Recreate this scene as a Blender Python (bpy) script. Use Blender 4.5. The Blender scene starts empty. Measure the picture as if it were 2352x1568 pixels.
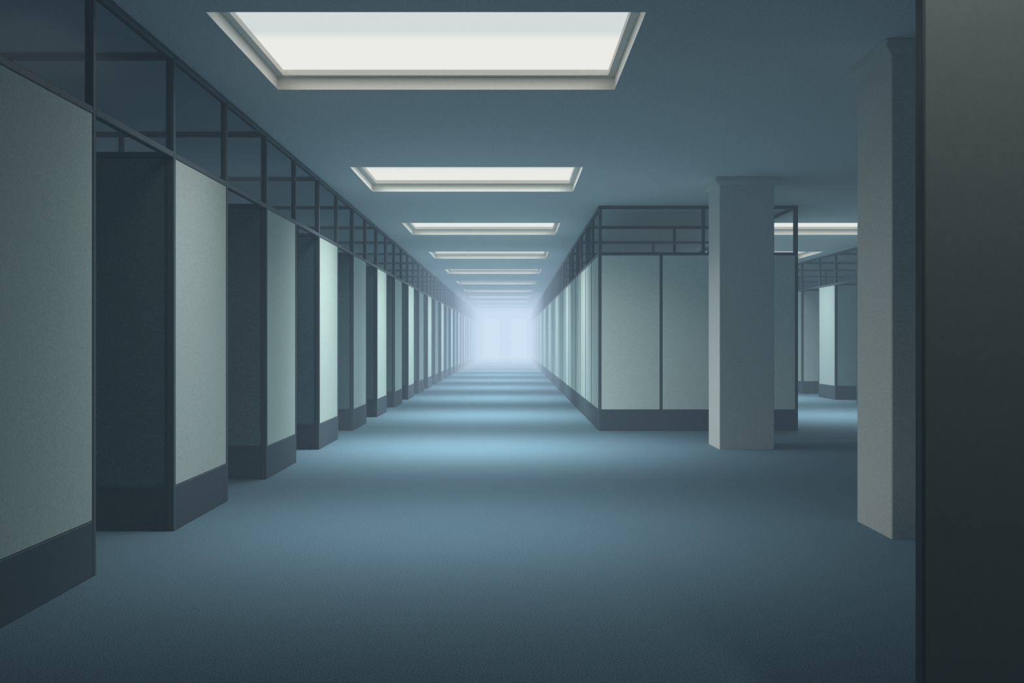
import bpy, math, random
random.seed(3)
S = bpy.context.scene
COL = S.collection
S.view_settings.view_transform = 'Standard'
S.view_settings.look = 'None'

H = 3.0; CAM = 1.19; T = 0.045; PW = 0.037; PT = 2.38; BH = 0.28
XL = -2.12; XR = 1.155; XR2 = 3.814; XW = 6.6
YEND = 70.5; YBACK = -3.0; XMIN = -4.7; XMAX = 9.2
PER = 2.37

# ---------------------------------------------------------------- materials
def mat(name, col, rough=0.8, var=0.06, scale=60, bump=0.0, spec=0.3, detail=4):
    m = bpy.data.materials.new(name); m.use_nodes = True
    nt = m.node_tree; N = nt.nodes; b = N['Principled BSDF']
    b.inputs['Roughness'].default_value = rough
    b.inputs['Specular IOR Level'].default_value = spec
    tc = N.new('ShaderNodeTexCoord')
    n = N.new('ShaderNodeTexNoise'); n.inputs['Scale'].default_value = scale
    n.inputs['Detail'].default_value = detail; n.inputs['Roughness'].default_value = 0.75
    nt.links.new(tc.outputs['Object'], n.inputs['Vector'])
    r = N.new('ShaderNodeValToRGB')
    r.color_ramp.elements[0].position = 0.35; r.color_ramp.elements[1].position = 0.65
    r.color_ramp.elements[0].color = tuple(max(0, c*(1-var)) for c in col)+(1,)
    r.color_ramp.elements[1].color = tuple(min(1, c*(1+var)) for c in col)+(1,)
    nt.links.new(n.outputs['Fac'], r.inputs['Fac'])
    nt.links.new(r.outputs['Color'], b.inputs['Base Color'])
    if bump:
        bp = N.new('ShaderNodeBump'); bp.inputs['Strength'].default_value = bump
        bp.inputs['Distance'].default_value = 0.003
        nt.links.new(n.outputs['Fac'], bp.inputs['Height'])
        nt.links.new(bp.outputs['Normal'], b.inputs['Normal'])
    return m

M_floor = mat('blue_carpet', (0.112, 0.190, 0.236), 0.95, 0.55, 150, 0.45, 0.1, 4)
M_ceil = mat('blue_ceiling_plaster', (0.84, 0.90, 0.92), 0.9, 0.15, 60, 0.25, 0.1, 5)
M_wall = mat('blue_grey_paint', (0.27, 0.37, 0.43), 0.85, 0.05)
M_col = mat('grey_column_plaster', (0.76, 0.75, 0.70), 0.85, 0.13, 80, 0.12, 0.2, 5)
M_skirt = mat('dark_slate_skirting', (0.075, 0.108, 0.135), 0.6, 0.18, 80)
M_frame = mat('dark_blue_steel', (0.10, 0.135, 0.155), 0.45, 0.05, 30)
M_pan = [mat('sage_grey_laminate', (0.58, 0.70, 0.63), 0.6, 0.11, 80),
         mat('blue_grey_laminate', (0.54, 0.66, 0.63), 0.6, 0.11, 80),
         mat('pale_grey_laminate', (0.65, 0.74, 0.68), 0.6, 0.11, 80),
         mat('pale_sage_laminate', (0.80, 0.90, 0.82), 0.6, 0.09, 80)]
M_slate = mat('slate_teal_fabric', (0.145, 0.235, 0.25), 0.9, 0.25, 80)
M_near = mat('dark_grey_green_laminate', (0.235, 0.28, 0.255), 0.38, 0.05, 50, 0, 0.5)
M_lip = mat('white_light_frame', (0.93, 0.91, 0.84), 0.6, 0.03, 40)
M_door = mat('pale_grey_wall', (0.6, 0.66, 0.72), 0.6, 0.03, 30)
M_metal = mat('brushed_steel_handle', (0.5, 0.52, 0.55), 0.35, 0.03, 80)

def emis(name, c0, c1, rng):
    m = bpy.data.materials.new(name); m.use_nodes = True
    nt = m.node_tree; N = nt.nodes; N.clear()
    out = N.new('ShaderNodeOutputMaterial'); e = N.new('ShaderNodeEmission')
    tc = N.new('ShaderNodeTexCoord'); sp = N.new('ShaderNodeSeparateXYZ')
    nt.links.new(tc.outputs['Object'], sp.inputs[0])
    r = N.new('ShaderNodeValToRGB')
    mr = N.new('ShaderNodeMapRange')
    mr.inputs['From Min'].default_value = -rng; mr.inputs['From Max'].default_value = rng
    nt.links.new(sp.outputs['Y'], mr.inputs['Value']); nt.links.new(mr.outputs['Result'], r.inputs['Fac'])
    r.color_ramp.elements[0].color = c0+(1,)
    r.color_ramp.elements[1].color = c1+(1,)
    nt.links.new(r.outputs['Color'], e.inputs['Color']); e.inputs['Strength'].default_value = 1.0
    nt.links.new(e.outputs[0], out.inputs['Surface'])
    return m
M_diff = emis('glowing_white_diffuser', (0.67, 0.72, 0.71), (0.85, 0.85, 0.80), 0.08)
M_glow = emis('backlit_frosted_glass', (1.3, 1.4, 1.45), (1.3, 1.4, 1.45), 1)

def pane_mat():
    m = bpy.data.materials.new('tinted_transom_glass'); m.use_nodes = True
    nt = m.node_tree; N = nt.nodes; N.clear()
    out = N.new('ShaderNodeOutputMaterial'); t = N.new('ShaderNodeBsdfTransparent')
    t.inputs['Color'].default_value = (0.66, 0.74, 0.78, 1)
    g = N.new('ShaderNodeBsdfGlossy'); g.inputs['Roughness'].default_value = 0.25
    g.inputs['Color'].default_value = (0.7, 0.8, 0.85, 1)
    mx = N.new('ShaderNodeMixShader'); mx.inputs[0].default_value = 0.03
    nt.links.new(t.outputs[0], mx.inputs[1]); nt.links.new(g.outputs[0], mx.inputs[2])
    nt.links.new(mx.outputs[0], out.inputs['Surface']); return m
M_glass = pane_mat()

def volume_nodes(nt, dens, col):
    N = nt.nodes
    out = next((n for n in N if n.type in ('OUTPUT_MATERIAL', 'OUTPUT_WORLD')))
    ab = N.new('ShaderNodeVolumeAbsorption'); ab.inputs['Color'].default_value = (0, 0, 0, 1)
    ab.inputs['Density'].default_value = dens
    em = N.new('ShaderNodeEmission'); em.inputs['Color'].default_value = tuple(col)+(1,)
    em.inputs['Strength'].default_value = dens
    ad = N.new('ShaderNodeAddShader')
    nt.links.new(ab.outputs[0], ad.inputs[0]); nt.links.new(em.outputs[0], ad.inputs[1])
    nt.links.new(ad.outputs[0], out.inputs['Volume'])
def mist_mat(name, dens, col):
    m = bpy.data.materials.new(name); m.use_nodes = True
    m.node_tree.nodes.remove(m.node_tree.nodes['Principled BSDF'])
    volume_nodes(m.node_tree, dens, col)
    return m

# ---------------------------------------------------------------- mesh helpers
def boxes_mesh(name, boxes, material, bevel=0.0):
    """boxes: list of (x0,x1,y0,y1,z0,z1)"""
    V = []; F = []
    for (x0, x1, y0, y1, z0, z1) in boxes:
        o = len(V); c = min(bevel, (x1-x0)/3, (y1-y0)/3)
        if c > 0:   # chamfered vertical + horizontal edges
            for z, i in ((z0, c), (z0+c, 0), (z1-c, 0), (z1, c)):
                a0, a1, b0, b1 = x0+i, x1-i, y0+i, y1-i
                V += [(a0+c, b0, z), (a1-c, b0, z), (a1, b0+c, z), (a1, b1-c, z),
                      (a1-c, b1, z), (a0+c, b1, z), (a0, b1-c, z), (a0, b0+c, z)]
            for l in range(3):
                for k in range(8):
                    p = o+l*8
                    F.append((p+k, p+(k+1) % 8, p+8+(k+1) % 8, p+8+k))
            F.append(tuple(o+k for k in range(7, -1, -1)))
            F.append(tuple(o+24+k for k in range(8)))
        else:
            V += [(x0, y0, z0), (x1, y0, z0), (x1, y1, z0), (x0, y1, z0),
                  (x0, y0, z1), (x1, y0, z1), (x1, y1, z1), (x0, y1, z1)]
            F += [(o, o+3, o+2, o+1), (o+4, o+5, o+6, o+7), (o, o+1, o+5, o+4),
                  (o+1, o+2, o+6, o+5), (o+2, o+3, o+7, o+6), (o+3, o, o+4, o+7)]
    me = bpy.data.meshes.new(name); me.from_pydata(V, [], F); me.materials.append(material)
    me.update(); return me

def obj(name, me, loc=(0, 0, 0), rot=0.0, parent=None, **props):
    o = bpy.data.objects.new(name, me); o.location = loc; o.rotation_euler = (0, 0, rot)
    if parent: o.parent = parent
    for k, v in props.items(): o[k] = v
    COL.objects.link(o); return o

# ---------------------------------------------------------------- room shell
LW0, LW1 = -1.683, 0.737
LN0, LN1 = 5.506, 7.20
LPER = 4.895
fix = []
for j in range(-1, 13):
    fix.append((LW0, LW1, LN0+LPER*j, LN1+LPER*j, j))
for j in range(2, 6):
    fix.append((3.92, 6.28, LN0+LPER*j, LN1+LPER*j, j))

obj('floor', boxes_mesh('floor', [(XMIN, XMAX, YBACK, YEND, -0.1, 0)], M_floor), kind='structure')

xs = sorted({XMIN, XMAX} | {v for f in fix for v in f[:2]})
ys = sorted({YBACK, YEND} | {v for f in fix for v in f[2:4]})
V = []; F = []; idx = {}
for i, x in enumerate(xs):
    for j, y in enumerate(ys):
        idx[i, j] = len(V); V.append((x, y, H))
for i in range(len(xs)-1):
    for j in range(len(ys)-1):
        cx = (xs[i]+xs[i+1])/2; cy = (ys[j]+ys[j+1])/2
        if any(f[0] < cx < f[1] and f[2] < cy < f[3] for f in fix): continue
        F.append((idx[i, j], idx[i, j+1], idx[i+1, j+1], idx[i+1, j]))
me = bpy.data.meshes.new('ceiling'); me.from_pydata(V, [], F); me.materials.append(M_ceil)
obj('ceiling', me, kind='structure')
obj('wall_left', boxes_mesh('wl', [(XMIN-0.1, XMIN, YBACK, YEND, 0, H)], M_wall), kind='structure')
obj('wall_right', boxes_mesh('wr', [(XMAX, XMAX+0.1, YBACK, YEND, 0, H)], M_wall), kind='structure')
obj('wall_back', boxes_mesh('wb', [(XMIN, XMAX, YBACK-0.1, YBACK, 0, H)], M_wall), kind='structure')
obj('wall_end', boxes_mesh('we', [(XMIN, XMAX, YEND, YEND+0.1, 0, H)], M_door), kind='structure')

# two tall backlit glass doors in the end wall, separated by a pier
for n, (a, b) in enumerate(((XL+0.06, -0.80), (-0.14, XR-0.06))):
    cx = (a+b)/2; hw = (b-a)/2
    d = obj(f'door_{n+1}', None, (cx, YEND, 0), kind='structure')
    obj('door_frame', boxes_mesh('door_frame', [(-hw, -hw+0.05, -0.06, -0.005, 0, 2.85), (hw-0.05, hw, -0.06, -0.005, 0, 2.85),
        (-hw+0.05, hw-0.05, -0.06, -0.005, 2.80, 2.85)], M_wall, 0.006), parent=d)
    obj('glass_leaf', boxes_mesh('glass_leaf', [(-hw+0.055, hw-0.055, -0.04, -0.005, 0.01, 2.79)], M_glow, 0.004), parent=d)
    hx = hw-0.15 if n == 0 else -hw+0.15
    obj('door_handle', boxes_mesh('door_handle', [(hx-0.015, hx+0.015, -0.10, -0.075, 0.9, 1.3), (hx-0.015, hx+0.015, -0.075, -0.04, 0.92, 0.95),
        (hx-0.015, hx+0.015, -0.075, -0.04, 1.25, 1.28)], M_metal, 0.006), parent=d)

# ---------------------------------------------------------------- ceiling light wells
def ring_mesh(w, l):
    prof = [(0, 0), (0, 0.09), (0.05, 0.09), (0.05, 0.13), (-0.02, 0.145), (-0.02, 0.004)]
    V = []; F = []
    for ins, h in prof:
        a, b = w/2-ins, l/2-ins
        V += [(-a, -b, h), (a, -b, h), (a, b, h), (-a, b, h)]
    n = len(prof)
    for p in range(n):
        q = (p+1) % n
        for k in range(4):
            F.append((p*4+k, q*4+k, q*4+(k+1) % 4, p*4+(k+1) % 4))
    me = bpy.data.meshes.new('light_frame'); me.from_pydata(V, [], F); me.materials.append(M_lip); return me
cache = {}
def lamp_data(w, l, p, spread):
    L = bpy.data.lights.new('ceiling_lamp', 'AREA'); L.shape = 'RECTANGLE'
    L.size = w-0.2; L.size_y = l-0.2; L.energy = p; L.color = (0.90, 0.97, 1.0)
    L.spread = math.radians(spread)
    return L
for (x0, x1, y0, y1, j) in fix:
    w, l = x1-x0, y1-y0; key = round(w, 3)
    if key not in cache:
        cache[key] = (ring_mesh(w, l), boxes_mesh('diffuser', [(-w/2+0.05, w/2-0.05, -l/2+0.05, l/2-0.05, 0.13, 0.138)], M_diff))
    r, dm = cache[key]
    e = obj('ceiling_light', None, ((x0+x1)/2, (y0+y1)/2, H), label='large rectangular recessed ceiling light with stepped white frame, glowing',
            category='ceiling light', group='ceiling lights along the corridors')
    obj('light_frame', r, parent=e)
    if j >= 0: obj('diffuser', dm, parent=e)
    else: obj('diffuser', boxes_mesh('diffuser', [(-w/2+0.05, w/2-0.05, -l/2+0.05, l/2-0.05, 0.13, 0.138)], M_door), parent=e)
    side = 0.7 if x0 > 2 else 1.0
    power = {0: 21, 1: 54}.get(j, 62)*side
    wide = {0: 16, 1: 56}.get(j, 34)*side
    if j >= 0:
        obj('lamp', lamp_data(w, l, power, 92), (0, 0, 0.12), parent=e)
        obj('lamp', lamp_data(w, l, wide, 140), (0, 0, 0.11), parent=e)
    else:
        e['label'] = 'large rectangular recessed ceiling light with stepped white frame, switched off'

# ---------------------------------------------------------------- partitions
mc = {}
def module_meshes(L, v, pw=PW):
    k = (round(L, 3), v, pw)
    if k in mc: return mc[k]
    fr = boxes_mesh('frame', [(0, pw, 0, T, 0, H-0.002), (pw, L, 0, T, PT-0.038, PT), (pw, L, 0, T, H-0.040, H-0.002)], M_frame, 0.004)
    gl = bpy.data.meshes.new('glass_pane')
    gl.from_pydata([(pw, T/2, PT), (L, T/2, PT), (L, T/2, H-0.041), (pw, T/2, H-0.041)], [], [(0, 1, 2, 3)]); gl.materials.append(M_glass)
    if v is None:
        mc[k] = (fr, None, None, gl); return mc[k]
    m = M_near if v == 'near' else M_slate if v == 3 else M_pan[v]
    pa = boxes_mesh('panel', [(pw+0.002, L-0.003, 0.004, T-0.004, BH+0.003, PT-0.039)], m, 0.003)
    sk = boxes_mesh('skirting', [(pw, L, 0.001, T-0.001, 0.0, BH)], M_skirt, 0.003)
    mc[k] = (fr, pa, sk, gl); return mc[k]
TINT = ['sage grey', 'blue-grey', 'pale grey', 'slate teal']
def module(L, v, loc, rot, pw=PW, group='office cubicle screens', label=None, glass=False):
    fr, pa, sk, gl = module_meshes(L, v, pw)
    tr = 'glazed steel transom' if glass else 'open steel transom'
    if v is None:
        e = obj('cubicle_entry_frame', None, loc, rot, label='open cubicle entry in dark steel frame with glazed transom above',
                   category='entry frame', group='open entries between cubicle screens')
        obj('frame', fr, parent=e); obj('glass_pane', gl, parent=e)
        return e
    e = obj('cubicle_screen', None, loc, rot,
            label=label or f'{TINT[v]} office cubicle screen with slate skirting and {tr}',
            category='cubicle screen', group=group)
    obj('frame', fr, parent=e); obj('panel', pa, parent=e); obj('skirting', sk, parent=e)
    if glass: obj('glass_pane', gl, parent=e)
    return e

R90 = math.pi/2
GL = 'cubicle screens lining the corridor'
GC = 'cross screens between cubicles'
# left side: solid panel, open doorway, cross partition at start of each solid
SOL = 1.16
k = -2
variants = {-1: 0, 0: 2, 1: 0, 2: 0, 3: 1}
while True:
    y = 6.28+PER*k
    if y+0.3 > YEND: break
    v = variants.get(k, k % 2)
    L1 = min(SOL, YEND-y)
    module(L1, v, (XL, y, 0), R90, group=GL, glass=True)
    if y+PER < YEND: module(PER-SOL, None, (XL, y+SOL, 0), R90)
    # cross partition (two bays)
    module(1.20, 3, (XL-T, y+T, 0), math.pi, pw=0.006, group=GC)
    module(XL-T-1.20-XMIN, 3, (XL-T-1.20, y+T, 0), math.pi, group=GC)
    k += 1

# right block : end face and inner cross partitions
def cross(x0, x1, y, lab, name='end_partition'):
    w = x1-x0
    j1, j2, pm = 1.99-x0, 2.9-x0, 2.554-x0
    key = ('cross', round(w, 3))
    if key not in mc:
        mid = PT-0.040
        fr = boxes_mesh('frame', [(0, PW, 0, T, 0, H-0.002), (w-PW, w, 0, T, 0, H-0.002), (PW, w-PW, 0, T, mid, PT), (PW, w-PW, 0, T, H-0.042, H-0.002),
             (pm-0.02, pm+0.02, 0, T, PT, H-0.042), (j1-0.018, j1+0.018, 0.006, T-0.006, BH, mid), (j2-0.018, j2+0.018, 0.006, T-0.006, BH, mid)], M_frame, 0.004)
        ps = [boxes_mesh('panel', [(a, b, 0.004, T-0.004, BH+0.003, mid-0.001)], M_pan[3], 0.003)
              for a, b in ((PW+0.002, j1-0.02), (j1+0.02, j2-0.02), (j2+0.02, w-PW-0.002))]
        sk = boxes_mesh('skirting', [(PW, w-PW, 0.001, T-0.001, 0, BH)], M_skirt, 0.003)
        mc[key] = (fr, ps, sk)
    fr, ps, sk = mc[key]
    e = obj('cubicle_screen', None, (x0, y, 0), 0, label=lab, category='cubicle screen', group=GC)
    obj('frame', fr, parent=e); obj('skirting', sk, parent=e)
    for p in ps: obj('panel', p, parent=e)
YB = 13.35
cross(XR, XR2, YB, 'wide sage grey end screen of three panels with slate skirting')
y = YB+PER
while y < YEND-0.5:
    cross(XR+T, XR2-T, y, 'wide sage grey cross screen of three panels between cubicles'); y += PER
y = YB+T; i = 0; HP = PER/2
while y < YEND-0.2:
    L1 = min(HP, YEND-y)
    module(L1, i % 2, (XR+T, y, 0), R90, group=GL, glass=True)
    if y < 32: module(L1, [0, 1][i % 2], (XR2, y, 0), R90, group=GL)
    y += HP; i += 1

# far right wing
for m in range(1, 8):
    y = YB+PER*m
    module(SOL-0.1, [0, 1][m % 2], (XW+T, y, 0), R90, group=GL, glass=True)
    module(PER-SOL+0.1, None, (XW+T, y+SOL-0.1, 0), R90)
    module(1.24, 1, (XW+T, y, 0), 0, pw=0.006, group=GC)
    module(XMAX-XW-T-1.24, 1, (XW+T+1.24, y, 0), 0, group=GC)

# near partition
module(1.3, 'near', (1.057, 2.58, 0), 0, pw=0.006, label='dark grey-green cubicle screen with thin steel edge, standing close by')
e = obj('fill_spot', None, (1.22, 1.72, H), label='added unseen downlight washing the dark grey-green screen', category='fill_spot')  # lamp added out of view to brighten the upper near screen
prof = [(0.05, -0.002), (0.075, -0.002), (0.078, -0.008), (0.048, -0.012)]
V = [(r*math.cos(a*math.pi/12), r*math.sin(a*math.pi/12), z) for r, z in prof for a in range(24)]
F = [(p*24+k, p*24+(k+1) % 24, ((p+1) % 4)*24+(k+1) % 24, ((p+1) % 4)*24+k) for p in range(4) for k in range(24)]
me = bpy.data.meshes.new('trim_ring'); me.from_pydata(V, [], F); me.materials.append(M_lip)
obj('trim_ring', me, parent=e)
L = bpy.data.lights.new('fill_spot_lamp', 'SPOT'); L.energy = 30; L.color = (0.95, 1.0, 0.97)
L.spot_size = math.radians(72); L.spot_blend = 1.0; L.shadow_soft_size = 0.05
o = obj('lamp', L, (0, 0, -0.03), parent=e); o.rotation_euler = (math.radians(42), 0, 0)

# ---------------------------------------------------------------- columns
def column_mesh(w):
    h = w/2; c = 0.006
    prof = [(h, 0), (h, H-0.085), (h+0.010, H-0.078), (h+0.044, H-0.055), (h+0.048, H-0.050), (h+0.048, H-0.003), (h+0.046, H-0.001)]
    V = []; F = []
    for a, z in prof:
        V += [(-a+c, -a, z), (a-c, -a, z), (a, -a+c, z), (a, a-c, z), (a-c, a, z), (-a+c, a, z), (-a, a-c, z), (-a, -a+c, z)]
    for p in range(len(prof)-1):
        for k in range(8):
            F.append((p*8+k, p*8+(k+1) % 8, p*8+8+(k+1) % 8, p*8+8+k))
    F.append(tuple(range(7, -1, -1))); n = (len(prof)-1)*8; F.append(tuple(n+k for k in range(8)))
    me = bpy.data.meshes.new('column'); me.from_pydata(V, [], F); me.materials.append(M_col); return me
cm = column_mesh(0.605)
for yy in (6.03, 11.04):
    obj('column', cm, (2.287+0.3025, yy+0.3025, 0), label='square grey plaster column with small moulded cap at the ceiling',
        category='column', group='square columns in the open area')

# ---------------------------------------------------------------- mist
def mist(y0, y1, dens, col):
    obj('mist', boxes_mesh('mist', [(XL+0.01, XR-0.01, y0, y1, 0.01, H-0.01)], mist_mat('pale_mist', dens, col)),
        kind='stuff', label='pale blue mist filling the long corridor', category='mist')
mist(19.0, 36.0, 0.024, (0.46, 0.64, 0.82))
mist(36.02, 52.0, 0.070, (0.74, 0.86, 0.99))
mist(52.02, YEND-0.12, 0.11, (0.98, 1.03, 1.07))

W = bpy.data.worlds.new('world'); S.world = W; W.use_nodes = True
W.node_tree.nodes['Background'].inputs[0].default_value = (0.02, 0.03, 0.04, 1)
volume_nodes(W.node_tree, 0.006, (0.35, 0.52, 0.66))  # thin haze everywhere that emits light, added as ambient fill

# ---------------------------------------------------------------- camera
cd = bpy.data.cameras.new('camera'); cd.sensor_width = 36; cd.lens = 2300/2352*36
cd.clip_start = 0.05; cd.clip_end = 300
c = bpy.data.objects.new('camera', cd); c.location = (0, 0, CAM); c.rotation_euler = (math.pi/2, 0, 0)
COL.objects.link(c); S.camera = c
